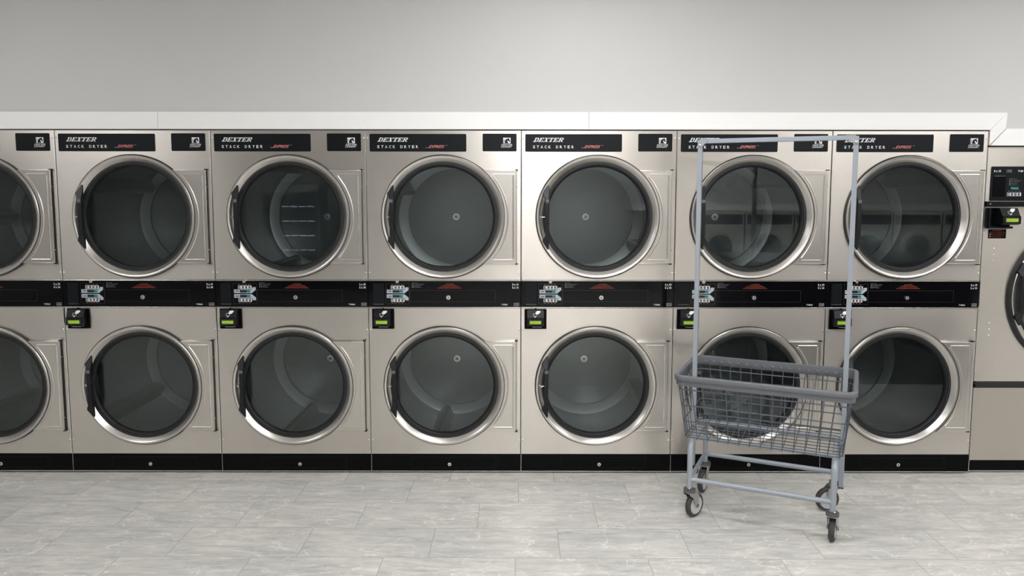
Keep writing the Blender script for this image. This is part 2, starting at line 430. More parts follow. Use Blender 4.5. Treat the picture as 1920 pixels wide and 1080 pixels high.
def make_dryer():
    root = empty('stack_dryer')
    X0, X1 = .0015, .8785
    # body behind the sheet metal
    b = MB()
    b.box(X0+.001, X0+.004, .03, 1.15, .012, 1.995, 'cab'); b.box(X1-.004, X1-.001, .03, 1.15, .012, 1.995, 'cab')
    b.box(X0+.004, X1-.004, 1.13, 1.15, .012, 1.995, 'gap')
    b.box(X0+.004, X1-.004, .03, 1.13, 1.985, 1.995, 'cab'); b.box(X0+.004, X1-.004, .03, 1.13, .012, .02, 'gap')
    b.box(X0+.004, X1-.004, .03, 1.0, .98, 1.145, 'gap')
    b.box(X0+.03, X1-.03, .05, 1.1, 0, .012, 'gap')
    b.build('cabinet_body', root, smooth=0)
    for nm, z0, z1, k in (('upper_front_panel', 1.1455, 1.9965, 'u'), ('lower_front_panel', .1135, .9835, 'l')):
        b = MB(); sheet_with_hole(b, X0, X1, z0, z1, DX, DZ[k], .300, 0, .028, 'steel'); b.build(nm, root, smooth=20)
    # kick plate
    b = MB(); b.box(X0, X1, .0, .028, .014, .1125, 'kick', .0015); b.box(X0, X1, -.0035, .004, .0095, .0140, 'edge')
    for x in (X0+.0012,): b.box(x-.0012, x+.0008, -.0012, .002, .0140, .1125, 'edge')
    kp = b.build('kick_panel', root, smooth=0)
    b = MB()
    hx0, hx1, hz0, hz1 = .235, .735, .030, .096
    for a in ((hx0, hx1, hz0, hz0+.0012), (hx0, hx1, hz1-.0012, hz1), (hx0, hx0+.0012, hz0, hz1), (hx1-.0012, hx1, hz0, hz1)): b.rect(*a, -.0003, 'gap')
    b.build('lint_hatch', kp, smooth=0)
    b = MB(); b.cyl((.462, -.004, .055), (0, 1, 0), .0105, .010, 'chrome'); b.cyl((.462, -.0095, .055), (0, 1, 0), .0065, .003, 'zinc'); b.rect(.4605, .4635, .050, .060, -.0112, 'gap')
    b.build('lock', kp)
    # name plates
    b = MB(); b.prism(rr(.022, .569, 1.8775, 1.9765, .006), -.002, .001, 'decal'); np_ = b.build('nameplate', root, smooth=0)
    b = MB(); serif_word(b, 'DEXTER', .066, .246, 1.9325, 1.9555, -.0026, 'white'); tag(b.build('brand_lettering', np_, smooth=0), 'white slanted serif lettering')
    tx = .0655
    for word in ('STACK', 'DRYER'):
        b = MB()
        for ch in word: b.text(ch, tx, tx+.0125, 1.8965, 1.9125, -.0026, 'white', bold=.012); tx += .0220
        tx += .0205
        tag(b.build('model_lettering', np_, smooth=0), 'white spaced capital lettering')
    b = MB(); b.text('EXPRESS', .356, .447, 1.8975, 1.9140, -.0026, 'pinkred', bold=.02, shear=.5)
    b.poly([(.3400, 1.8975), (.3455, 1.8975), (.3480, 1.9015), (.3430, 1.9015)], -.0026, 'greyprint'); b.poly([(.3500, 1.8975), (.3535, 1.8975), (.3560, 1.9015), (.3525, 1.9015)], -.0026, 'pinkred')
    b.text('TM', .4520, .4620, 1.9115, 1.9145, -.0026, 'greyprint', bold=.02)
    b.rect(.362, .452, 1.8990, 1.8996, -.0030, 'decal')
    tag(b.build('series_lettering', np_, smooth=0), 'faded red slanted lettering')
    b = MB(); b.prism(rr(.661, .8535, 1.8795, 1.9785, .006), -.002, .001, 'decal'); ep = b.build('emblem_plate', root, smooth=0)
    b = MB()
    x0, x1, z0, z1 = .7775, .8190, 1.9235, 1.9555; y = -.0025
    b.rect(x0, x1, z0, z1, y, 'white')
    def P(pts, m, yy): b.poly([(x0+(x1-x0)*a, z0+(z1-z0)*c) for a, c in pts], yy, m)
    # horse head and arched neck looking right
    P([(.20,.04),(.22,.42),(.30,.62),(.44,.78),(.60,.86),(.72,.88),(.78,.96),(.82,.84),(.86,.66),(.90,.48),(.93,.38),(.88,.28),(.80,.30),(.74,.42),(.66,.52),(.58,.54),(.56,.44),(.62,.26),(.70,.12),(.72,.04)], 'decal', -.0028)
    P([(.03,.04),(.05,.40),(.14,.64),(.26,.80),(.20,.80),(.07,.62),(.02,.40)], 'decal', -.0028)
    P([(.10,.04),(.11,.36),(.18,.56),(.26,.68),(.17,.62),(.08,.40),(.07,.04)], 'decal', -.0028)
    b.text('DEXTER', .7665, .8285, 1.9105, 1.9200, y, 'white', bold=.01, shear=.25)
    b.text('LAUNDRY', .7645, .8265, 1.9005, 1.9090, y, 'white', bold=.01, shear=.25)
    tag(b.build('horse_emblem', ep, smooth=0), 'white square emblem with a dark horse head')
    # control band
    b = MB(); b.box(X0, X1, -.0035, .028, 1.1405, 1.1445, 'edge', .0008); b.box(X0, X1, -.0035, .028, .9845, .9885, 'edge', .0008)
    b.build('band_rail', root, smooth=0)
    b = MB(); b.box(X0, X1, -.001, .028, .989, 1.140, 'gloss', .0008); cp = b.build('control_panel', root, smooth=0)
    b = MB(); b.prism(rr(.028, .0895, 1.0045, 1.1265, .003), -.0035, 0, 'decal'); b.rect(.0295, .0885, 1.0045, 1.0056, -.0037, 'greyprint'); b.build('coin_cover', cp, smooth=0)
    b = MB(); y = -.0016
    fx0, fx1, fz0, fz1 = .1010, .2385, 1.0065, 1.1250
    for a in ((fx0, fx1, fz0, fz0+.0009), (fx0, fx1, fz1-.0009, fz1), (fx0, fx0+.0009, fz0, fz1), (fx1-.0009, fx1, fz0, fz1)): b.rect(*a, y, 'dimprint')
    for up in (1, -1):
        def Z(z): return z if up == 1 else 2*1.0655 - z
        def R(xa, xb, za, zb, yy, m):
            a_, b_ = sorted((Z(za), Z(zb))); b.rect(xa, xb, a_, b_, yy, m)
        pts = [(.1065, Z(1.0686)), (.2085, Z(1.0686)), (.2320, Z(1.0880)), (.2320, Z(1.1034)), (.2145, Z(1.1034)), (.2080, Z(1.0898)), (.1065, Z(1.0898))]
        b.poly(pts, y, 'bluegrey')
        R(.1400, .1990, 1.0718, 1.0868, y-.0004, 'darkwin')
        b.text('25' if up == 1 else '25', .1790, .1965, min(Z(1.0738), Z(1.0848)), max(Z(1.0738), Z(1.0848)), y-.0008, 'cyan')
        R(.1150, .1340, 1.0765, 1.0780, y-.0004, 'kick'); R(.1150, .1340, 1.0800, 1.0830, y-.0004, 'kick')
        R(.1305, .2080, 1.0935, 1.1122, y, 'white')
        for q in range(4):
            xa = .1325 + q*.0193
            R(xa, xa+.0125, 1.0955, 1.1102, y-.0004, 'kick')
            if q == 0:
                zc = Z(1.1028); b.poly([(xa+.0030, zc), (xa+.0065, zc+.004), (xa+.0065, zc-.004)], y-.0008, 'white'); R(xa+.0060, xa+.0100, 1.1010, 1.1046, y-.0008, 'white')
            else:
                R(xa+.0045+q*.0005, xa+.0060+q*.0005, 1.0975, 1.1080, y-.0008, 'white'); R(xa+.0045, xa+.0085, 1.0975, 1.0985, y-.0008, 'white')
            R(xa, xa+.011, 1.1180, 1.1192, y, 'red' if q == 2 else 'greyprint')
        R(.1745, .1775, 1.1122, 1.1160, y, 'red')
    b.build('display_panel', cp, smooth=0)
    b = MB(); y = -.0016
    b.text('INSTRUCTIONS', .2530, .2850, 1.1275, 1.1300, y, 'greyprint')
    for i, (wd, s_) in enumerate(((.062, 'INSERT CLOTHES AND CLOSE DOOR'), (.053, 'SELECT TEMPERATURE SETTING'), (.038, 'INSERT PAYMENT'), (.047, 'PRESS START BUTTON'))):
        z = 1.1215 - i*.0064
        b.rect(.2530, .2555, z-.0012, z+.0026, y, 'greyprint'); b.text(s_, .2580, .2580+wd, z-.0006, z+.0018, y, 'greyprint')
    b.build('instruction_lettering', cp, smooth=0)
    b = MB()
    b.poly([(.4450, 1.1185), (.4520, 1.1185), (.4485, 1.1250)], y, 'orange')
    b.text('WARNING', .4550, .4930, 1.1190, 1.1250, y, 'orange', bold=.01)
    for za, xa, xb, s_ in ((1.1150, .432, .505, 'TO REDUCE THE RISK OF FIRE OR INJURY'), (1.1120, .424, .513, 'DO NOT DRY ARTICLES CONTAINING FOAM RUBBER'), (1.1085, .418, .519, 'DO NOT OPEN THE DOOR WHILE THE DRUM IS TURNING'), (1.1050, .412, .527, 'DO NOT ALLOW CHILDREN TO PLAY ON OR IN THE DRYER'), (1.1010, .406, .532, 'CLEAN LINT SCREEN BEFORE EACH LOAD AND CHECK POCKETS FIRST'), (1.0975, .400, .538, 'REMOVE CLOTHES AT ONCE WHEN THE DRYER STOPS AND LEAVE THE DOOR SHUT')):
        b.text(s_, xa, xb, za, za+.0024, y, 'orange' if za > 1.098 else 'red', bold=.01)
    tag(b.build('warning_lettering', cp, smooth=0), 'small orange warning lettering')
    b = MB()
    for z in (1.1157, 1.0966): b.text('5 x 10', .8290, .8655, z, z+.0100, y, 'white', bold=.02)
    b.rect(.8290, .8655, 1.1105, 1.1115, y, 'greyprint')
    b.build('capacity_lettering', cp, smooth=0); b = MB()
    b.text('T-50x2', .7667, .8020, .9998, 1.0080, y, 'white', bold=.02)
    b.build('type_lettering', cp, smooth=0); b = MB()
    for a in ((.8400, .8680, .9968, .9976), (.8400, .8680, 1.0118, 1.0126), (.8400, .8408, .9968, 1.0126), (.8672, .8680, .9968, 1.0126)): b.rect(*a, y, 'white')
    b.text('ANSI', .8440, .8640, 1.0000, 1.0085, y, 'greyprint', bold=.01)
    b.build('certification_mark', cp, smooth=0)
    b = MB(); b.prism(rr(.2400, .7315, 1.0205, 1.0870, .002), -.0028, 0, 'gloss')
    for a in ((.2400, .7315, 1.0862, 1.0870), (.7307, .7315, 1.0205, 1.0870), (.2400, .7315, 1.0205, 1.0211), (.2400, .2406, 1.0205, 1.0870)): b.rect(*a, -.0031, 'dimprint')
    b.build('service_drawer', cp, smooth=0)
    b = MB(); b.cyl((.4620, -.006, 1.0455), (0, 1, 0), .0125, .010, 'chrome'); b.cyl((.4620, -.0115, 1.0455), (0, 1, 0), .0080, .003, 'zinc'); b.rect(.4605, .4635, 1.040, 1.051, -.0133, 'gap'); b.build('lock', cp)
    b = MB(); b.cyl((.1690, -.006, 1.1370), (0, 1, 0), .0095, .012, 'chrome'); b.cyl((.1690, -.0125, 1.1370), (0, 1, 0), .0055, .003, 'zinc'); b.cyl((.1700, -.004, 1.1470), (0, 1, 0), .0040, .006, 'chrome')
    b.build('lock', cp)
    # card reader
    b = MB(); b.prism(rr(.0205, .1480, .8620, .9785, .004), -.006, 0, 'kick')
    cr = b.build('card_reader', root, smooth=0)
    b = MB()
    prof = [(-.006, .9750), (-.030, .9735), (-.044, .9330), (-.050, .9290), (-.050, .8900), (-.032, .8830), (-.006, .8830)]
    vs0 = [b.bm.verts.new((.0355, yy, zz)) for yy, zz in prof]; vs1 = [b.bm.verts.new((.1310, yy, zz)) for yy, zz in prof]
    b.face(vs0, 'decal'); b.face(vs1[::-1], 'decal')
    for i in range(len(prof)):
        k = (i+1) % len(prof); b.face((vs0[i], vs0[k], vs1[k], vs1[i]), 'decal')
    b.box(.0640, .1190, -.046, -.006, .8785, .8800, 'greyprint')
    b.box(.0800, .0900, -.012, -.003, .9780, .9835, 'gap')
    b.build('reader_housing', cr, smooth=0)
    b = MB(); b.box(.0420, .1250, -.0515, -.045, .8925, .9240, 'gap', .001); b.rect(.0500, .1140, .8985, .9165, -.0520, 'lcd')
    b.text('INSERT CARD', .0545, .1000, .9090, .9145, -.0524, 'lcdtext'); b.text('$ 0.25', .0545, .0850, .9005, .9060, -.0524, 'lcdtext')
    tag(b.build('display', cr, smooth=0), 'lit green display')
    b = MB()
    def yf(z): return -.030 - (.9735-z)/(.9735-.9330)*.014 - .0006
    def PF(pts, m, e=0): b.face([b.bm.verts.new((px, yf(pz)-e, pz)) for px, pz in pts], m)
    PF([(.0830, .9600), (.0865, .9670), (.0930, .9715), (.1110, .9715), (.1110, .9630), (.1050, .9590), (.1000, .9540), (.0900, .9520), (.0850, .9545)], 'white')
    PF([(.0880, .9595), (.0930, .9625), (.0935, .9612), (.0888, .9580)], 'decal', .0003)
    for a in ((.0700, .0712, .9430, .9560), (.0700, .0870, .9548, .9560), (.0700, .0910, .9430, .9442), (.0898, .0910, .9430, .9520)):
        PF([(a[0], a[2]), (a[1], a[2]), (a[1], a[3]), (a[0], a[3])], 'white')
    PF([(.0750, .9400), (.0860, .9400), (.0840, .9365), (.0805, .9350), (.0770, .9365)], 'white')
    tag(b.build('card_symbol', cr, smooth=0), 'white hand holding a card symbol')
    # screws
    for (x, z) in ((.0105, 1.9540), (.8685, 1.9540), (.0105, 1.1880), (.8685, 1.1880), (.0105, .8560), (.8685, .8560), (.0105, .1990), (.8685, .1990)):
        b = MB(); b.sphere((x, -.0005, z), .0050, 'chrome', 10, (1, .55, 1)); b.build('screw', root)
    # drums and doors
    for k in 'ul':
        cz = DZ[k]; dz = 1.480 if k == 'u' else .498
        drum = MB()
        R_ = .39
        drum.lathe([(R_, -.40), (R_, .36)], 0, 0, 'drum', 96)
        drum.lathe([(R_, .36), (R_-.004, .362), (.325, .366), (.322, .380)], 0, 0, 'drumback', 96)
        drum.disc(.322, 0, 0, .380, 'drumdisc', 96)
        dr = drum.build('drum', root, loc=(.448, .47, dz), smooth=30)
        for q in range(3):
            a = q*2*PI/3
            bb = MB()
            ca, sa = math.cos(a), math.sin(a)
            def T(r, t, y): return (r*ca - t*sa, y, r*sa + t*ca)
            sec = [(R_-.002, -.055), (R_-.028, -.040), (R_-.068, -.016), (R_-.075, 0), (R_-.068, .016), (R_-.028, .040), (R_-.002, .055)]
            loops = [[T(r, t, -.36) if False else T(R_-(R_-r)*f, t*(.5+.5*f), yy) for r, t in sec] for yy, f in ((-.395, .45), (-.33, 1), (.30, 1), (.359, .75))]
            L = bb.quadstrip(loops, 'baffle', closed_loop=False)
            bb.face(L[0], 'baffle'); bb.face(L[-1][::-1], 'baffle')
            bb.build('baffle', dr, smooth=25)
        hb = MB(); hb.cyl((0, .370, 0), (0, 1, 0), .0220, .014, 'chrome', 32); hb.cyl((0, .361, 0), (0, 1, 0), .0150, .006, 'zinc', 32); hb.cyl((0, .357, 0), (0, 1, 0), .0045, .006, 'gap', 12); hb.build('hub', dr)
        b = MB(); b.lathe([(.300, .027), (.300, .060), (.318, .072), (.392, .074)], DX, cz, 'drumback', 96); b.lathe([(.392, .074), (.42, .074)], .444, (cz+dz)/2, 'gap', 64)
        b.build('drum_front_ring', root, smooth=30)
        # door: dished ring
        d = MB()
        d.lathe([(.298, .022), (.3030, .015), (.3060, .010), (.3130, .000), (.3220, -.0100), (.3300, -.0180), (.3340, -.0215), (.3370, -.0235), (.3450, -.0240), (.3480, -.0215), (.3490, -.0170)], DX, cz, 'ring', 128)
        d.lathe([(.3480, -.0170), (.3535, -.0120), (.3540, -.001), (.300, -.001)], DX, cz, 'rubber', 128)  # black edge seal, also standing in for the shadow between door and panel
        door = d.build('door', root, smooth=40)
        b = MB(); b.lathe([(.3042, .015), (.3032, .007), (.3000, .002), (.2960, .001), (.2900, .005), (.2850, .015), (.2840, .028), (.305, .030)], DX, cz, 'gasket', 128); b.build('gasket', door, smooth=60)
        b = MB(); b.disc(.2870, DX, cz, .019, 'glass', 96); b.disc(.2870, DX, cz, .024, 'glass', 96); b.build('door_glass', door, smooth=0)
        # hinge plate
        b = MB(); H = .2634; yp = -.0195
        a_ = math.asin(H/.346)
        arc = [(DX+.346*math.cos(t), cz+.346*math.sin(t)) for t in [a_ - 2*a_*i/24 for i in range(25)]]
        poly = [(.853, cz-H), (.853, cz+H)] + arc
        b.prism(poly, yp, yp+.003, 'plate')
        b.box(.8500, .8535, yp, -.004, cz-H, cz+H, 'edge', .0012)
        b.box(.664, .853, yp-.0008, -.004, cz+H-.0020, cz+H+.0008, 'edge', .0006); b.box(.664, .853, yp-.0008, -.004, cz-H-.0008, cz-H+.0020, 'plate', .0006)
        ra = math.asin(.232/.366)
        path = [(DX+(.366+.004*math.cos(t*1.6))*math.cos(t), yp+.0008, cz+.366*math.sin(t)) for t in [-ra + 2*ra*i/30 for i in range(31)]]
        b.tube(path, .0050, 'plate', 10, flat=.9)
        path = [(DX+.3515*math.cos(t), yp-.001, cz+.3515*math.sin(t)) for t in [-a_ + 2*a_*i/30 for i in range(31)]]
        b.tube(path, .0016, 'gap', 6)
        b.tube([(.8345, yp+.0008, cz-.236), (.8345, yp+.0008, cz+.236)], .0045, 'edge', 10)
        for sgn in (1, -1): b.tube([(.722, yp+.0012, cz+sgn*.243), (.8300, yp+.0012, cz+sgn*.243)], .0030, 'plate', 8)
        b.build('hinge_plate', door, smooth=40)
        for sgn in (1, -1):
            b = MB(); b.box(.846, .8615, -.0205, 0, cz+sgn*.2675-.0028, cz+sgn*.2675+.0028, 'gap', .0008)
            b.build('hinge', door, smooth=0)
        b = MB(); b.box(.8430, .8550, -.012, -.0005, cz-.262, cz+.262, 'gap')  # dark strip puts the shade of the hinge gap behind the plate
        for q in (-.19, .17): b.cyl((.8560, -.010, cz+q), (0, 1, 0), .0022, .006, 'chrome', 8)
        b.build('hinge_shade_strip', door, smooth=0)
        # handle
        b = MB()
        hs = [(-.183, .1500, .1575, -.026, -.016), (-.137, .1210, .1580, -.038, -.018), (-.122, .1270, .1580, -.044, -.018), (-.106, .1360, .1580, -.051, -.022), (.100, .1360, .1580, -.051, -.022),
              (.115, .1300, .1580, -.046, -.018), (.134, .1210, .1580, -.038, -.018), (.179, .1500, .1575, -.026, -.016)]
        loops = []
        for z, xa, xb, ya, yb in hs:
            e = .0022
            loops.append([(xa+e, ya, cz+z), (xb-e, ya, cz+z), (xb, ya+e, cz+z), (xb, yb, cz+z), (xa, yb, cz+z), (xa, ya+e, cz+z)])
        L = b.quadstrip(loops, 'plastic'); b.face(L[0], 'plastic'); b.face(L[-1][::-1], 'plastic')
        n_ = 22
        for i in range(n_):
            z = cz - .100 + i*(.178/n_)
            b.box(.1352, .1588, -.0530, -.046, z, z+.0048, 'plastic')
        hd = b.build('handle', door, smooth=25)
        b = MB(); b.box(.1372, .1570, -.0535, -.050, cz+.083, cz+.100, 'plasticgrey', .0008); b.build('handle_tab', hd, smooth=0)
        b = MB(); b.cyl((.1330, -.012, cz), (1, 0, 0), .0028, .030, 'chrome', 12); b.cyl((.1200, -.014, cz), (0, 1, 0), .0045, .024, 'chrome', 12); b.build('latch_pin', door)
    return root

proto = make_dryer()
LABELS = [
 ('stack dryer cut off by the left edge of the picture, no brand lettering showing'),
 ('leftmost stack dryer seen whole, second from the left edge'),
 ('third stack dryer from the left, lit vending shelves mirrored in its upper door'),
 ('middle one of the seven stack dryers, just left of the picture centre'),
 ('stack dryer just right of the picture centre, next left of the laundry cart'),
 ('stack dryer standing behind the wire laundry cart, sixth from the left'),
 ('rightmost stack dryer, beside the shorter single dryer, its left edge behind the cart rack'),
]
UP = [-60, -92, -125, 30, 90, 40, 40]
LO = [-140, -147, 10, -101, -27, 100, 155]
for c in range(7):
    o = proto if c == 0 else copy_tree(proto)
    o.location = ((c-4)*.88, 0, 0)
    tag(o, LABELS[c], 'dryer', 'stack dryers along the wall')
    drums = [ch for ch in o.children if ch.name.split('.')[0] == 'drum']
    for dch in drums:
        a = UP[c] if dch.location.z > 1 else LO[c]
        dch.rotation_euler = (0, -math.radians(a), 0)

# ---------------------------------------------------------------- single large dryer at the right
def make_single():
    root = empty('single_dryer', (2.652, .020, 0))
    W = 1.02
    cx, cz = .600, 1.057
    b = MB(); b.box(.004, .007, .03, 1.1, .012, 1.905, 'cab'); b.box(W-.007, W-.004, .03, 1.1, .012, 1.905, 'cab'); b.box(.007, W-.007, .03, 1.1, 1.895, 1.905, 'cab'); b.box(.007, W-.007, 1.08, 1.1, .012, 1.895, 'gap')
    b.box(.007, W-.007, .03, 1.0, .30, .52, 'gap'); b.box(.03, W-.03, .05, 1.0, 0, .012, 'gap')
    b.build('cabinet_body', root, smooth=0)
    b = MB(); sheet_with_hole(b, .002, W, .548, 1.910, cx, cz, .385, 0, .028, 'steel'); b.build('upper_front_panel', root, smooth=20)
    b = MB(); b.box(.002, W, .001, .028, .074, .511, 'steel_v', .0015); b.build('lower_front_panel', root, smooth=0)
    b = MB(); b.box(.010, W, -.004, .020, .512, .547, 'rubber', .002); b.box(.004, .012, -.001, .02, .535, .552, 'gap'); b.build('finger_groove', root, smooth=0)
    b = MB(); b.box(.004, W, .001, .028, .013, .0735, 'kick', .0015); b.box(.0, W, -.003, .004, .0075, .0125, 'edge'); b.box(.0, .0035, -.001, .01, .0125, .0735, 'edge'); b.build('kick_panel', root, smooth=0)
    # door
    d = MB()
    d.lathe([(.385, .028), (.387, .010), (.392, -.012), (.398, -.020), (.416, -.021), (.420, -.018)], cx, cz, 'ring', 128)
    d.lathe([(.420, -.017), (.424, -.022), (.438, -.020), (.442, -.010), (.442, 0)], cx, cz, 'rubber', 128)
    door = d.build('door', root, smooth=40)
    b = MB(); b.lathe([(.387, .010), (.380, .002), (.366, .006), (.360, .022), (.385, .030)], cx, cz, 'gasket', 128); b.build('gasket', door, smooth=60)
    b = MB(); b.disc(.362, cx, cz, .018, 'glass', 96); b.disc(.362, cx, cz, .023, 'glass', 96); b.build('door_glass', door, smooth=0)
    b = MB(); bx = .213
    hs = [(-.182, .012, .020, -.028, -.018), (-.130, -.022, .020, -.042, -.020), (-.105, -.004, .020, -.052, -.032), (.105, -.004, .020, -.052, -.032), (.130, -.022, .020, -.042, -.020), (.182, .012, .020, -.028, -.018)]
    L = b.quadstrip([[(bx+xa, ya, cz+.012+z), (bx+xb, ya, cz+.012+z), (bx+xb, yb, cz+.012+z), (bx+xa, yb, cz+.012+z)] for z, xa, xb, ya, yb in hs], 'plastic'); b.face(L[0], 'plastic'); b.face(L[-1][::-1], 'plastic')
    for i in range(22):
        z = cz+.012-.095+i*.0082; b.box(bx-.0045, bx+.0205, -.054, -.048, z, z+.005, 'plastic')
    b.build('handle', door, smooth=20)
    b = MB(); b.lathe([(.455, .42), (.455, .03)], 0, 0, 'drum', 96); b.lathe([(.455, .42), (.37, .425), (.37, .44)], 0, 0, 'drumback', 96); b.disc(.37, 0, 0, .44, 'drumdisc')
    b.lathe([(.385, .002), (.385, .028), (.456, .032)], 0, 0, 'drumback', 96)
    b.build('drum', root, loc=(cx, .03, cz-.01), smooth=30)
    # control plate
    b = MB(); b.prism(rr(.026, .62, 1.6030, 1.7985, .006), -.004, 0, 'decal'); cp = b.build('control_panel', root, smooth=0)
    b = MB(); b.prism(rr(.040, .109, 1.6260, 1.7460, .006), -.0065, 0, 'kick'); b.rect(.045, .104, 1.7430, 1.7445, -.0068, 'greyprint'); b.build('coin_cover', cp, smooth=0)
    y = -.0046
    b = MB(); b.text('8 x 10', .040, .079, 1.7665, 1.7785, y, 'white', bold=.02)
    for a in ((.1120, .1420, 1.7650, 1.7660), (.1120, .1420, 1.7790, 1.7800), (.1120, .1130, 1.7650, 1.7800), (.1410, .1420, 1.7650, 1.7800)): b.rect(*a, y, 'greyprint')
    b.text('ANSI', .1165, .1375, 1.7685, 1.7765, y, 'greyprint', bold=.01)
    b.text('T-80', .1760, .2060, 1.7670, 1.7780, y, 'white', bold=.02)
    b.text('INSTRUCTIONS', .131, .172, 1.7265, 1.7295, y, 'greyprint')
    for i, (wd, s_) in enumerate(((.062, 'INSERT CLOTHES AND CLOSE DOOR'), (.050, 'SELECT TEMPERATURE'), (.036, 'INSERT PAYMENT'), (.044, 'PRESS START BUTTON'))):
        z = 1.7190 - i*.0085; b.rect(.131, .134, z-.002, z+.003, y, 'greyprint'); b.text(s_, .137, .137+wd, z-.0008, z+.0018, y, 'greyprint')
    b.build('panel_lettering', cp, smooth=0)
    b = MB(); b.rect(.1310, .1900, 1.6660, 1.6825, y, 'darkwin'); b.text('PRESS', .1430, .1860, 1.6685, 1.6805, y-.0004, 'cyan')
    for q in range(4): b.rect(.128+q*.0195, .138+q*.0195, 1.6575, 1.6588, y, 'greyprint')
    b.rect(.1225, .2020, 1.6310, 1.6500, y, 'white')
    for q in range(4):
        xa = .1245+q*.0195; b.rect(xa, xa+.0130, 1.6328, 1.6482, y-.0004, 'kick')
        if q == 0: b.poly([(xa+.003, 1.6405), (xa+.007, 1.6450), (xa+.010, 1.6450), (xa+.010, 1.6360), (xa+.007, 1.6360)], y-.0008, 'white')
        else: b.rect(xa+.0055, xa+.0075, 1.6350, 1.6460, y-.0008, 'white')
    tag(b.build('display', cp, smooth=0), 'teal display over four buttons')
    b = MB(); b.box(.0005, .62, -.024, 0, 1.5705, 1.6005, 'decal', .002); b.cyl((.018, -.025, 1.586), (0, 1, 0), .0035, .003, 'zinc', 10); b.build('ledge', root, smooth=0)
    # card reader hanging under the ledge
    b = MB(); b.box(.010, .150, -.034, 0, 1.4460, 1.4580, 'decal', .002); b.box(.010, .020, -.034, 0, 1.455, 1.5640, 'decal', .001); b.box(.010, .150, -.004, 0, 1.455, 1.5640, 'kick')
    cr = b.build('card_reader', root, smooth=0)
    b = MB()
    prof = [(-.004, 1.5630), (-.040, 1.5625), (-.066, 1.5200), (-.074, 1.5150), (-.074, 1.4760), (-.052, 1.4680), (-.004, 1.4680)]
    vs0 = [b.bm.verts.new((.0640, yy, zz)) for yy, zz in prof]; vs1 = [b.bm.verts.new((.1660, yy, zz)) for yy, zz in prof]
    b.face(vs0, 'decal'); b.face(vs1[::-1], 'decal')
    for i in range(len(prof)):
        k = (i+1) % len(prof); b.face((vs0[i], vs0[k], vs1[k], vs1[i]), 'decal')
    b.build('reader_housing', cr, smooth=0)
    b = MB(); b.box(.0760, .1560, -.0755, -.068, 1.4800, 1.5120, 'gap', .001); b.rect(.0820, .1500, 1.4860, 1.5050, -.0760, 'lcd'); b.text('INSERT CARD', .086, .138, 1.4970, 1.5025, -.0764, 'lcdtext'); b.text('$ 0.25', .086, .115, 1.4885, 1.4940, -.0764, 'lcdtext')
    tag(b.build('display', cr, smooth=0), 'lit green display')
    b = MB()
    def yf(z): return -.040 - (1.5625-z)/(.0425)*.026 - .0008
    def PF(pts, m, e=0): b.face([b.bm.verts.new((px, yf(pz)-e, pz)) for px, pz in pts], m)
    PF([(.116, 1.5480), (.120, 1.5560), (.128, 1.5600), (.146, 1.5600), (.146, 1.5520), (.140, 1.5470), (.133, 1.5410), (.123, 1.5400)], 'white')
    for a in ((.102, .1035, 1.531, 1.545), (.102, .119, 1.5438, 1.545), (.102, .124, 1.531, 1.5322), (.1228, .124, 1.531, 1.540)):
        PF([(a[0], a[2]), (a[1], a[2]), (a[1], a[3]), (a[0], a[3])], 'white')
    PF([(.108, 1.5285), (.119, 1.5285), (.117, 1.5250), (.1135, 1.5235), (.110, 1.5250)], 'white')
    tag(b.build('card_symbol', cr, smooth=0), 'white hand holding a card symbol')
    b = MB(); b.rect(.031, .134, 1.3880, 1.4405, -.0006, 'kick')
    b.poly([(.056, 1.4300), (.066, 1.4300), (.061, 1.4380)], -.001, 'orange'); b.text('WARNING', .070, .108, 1.4305, 1.4375, -.001, 'orange', bold=.01)
    for z, x0, x1, s_ in ((1.4245, .038, .128, 'TO REDUCE THE RISK OF FIRE OR INJURY'), (1.4200, .038, .128, 'READ ALL INSTRUCTIONS BEFORE USING DRYER'), (1.4130, .048, .110, 'DO NOT REACH INTO A MOVING DRUM'), (1.4085, .048, .125, 'KEEP CHILDREN AWAY FROM THE MACHINE'), (1.4010, .048, .120, 'DO NOT DRY OILY OR FLAMMABLE ITEMS'), (1.3960, .048, .105, 'CLEAN LINT BEFORE EACH LOAD')):
        b.text(s_, x0, x1, z-.0012, z+.0016, -.001, 'orange')
    b.rect(.040, .044, 1.4090, 1.4140, -.001, 'white'); b.rect(.040, .044, 1.3970, 1.4020, -.001, 'white')
    tag(b.build('warning_sticker', root, smooth=0), 'black sticker with orange warning print')
    for z in (1.330, 1.293, 1.256, .895, .858, .822):
        b = MB(); b.sphere((.072, 0, z), .0050, 'chrome', 10, (1, .5, 1)); b.build('screw', root)
    for z in (1.418, .612):
        b = MB(); b.sphere((.010, 0, z), .0045, 'chrome', 10, (1, .5, 1)); b.build('screw', root)
    return root
tag(make_single(), 'shorter single dryer with black-ringed door, cut off by the right edge of the picture', 'dryer')

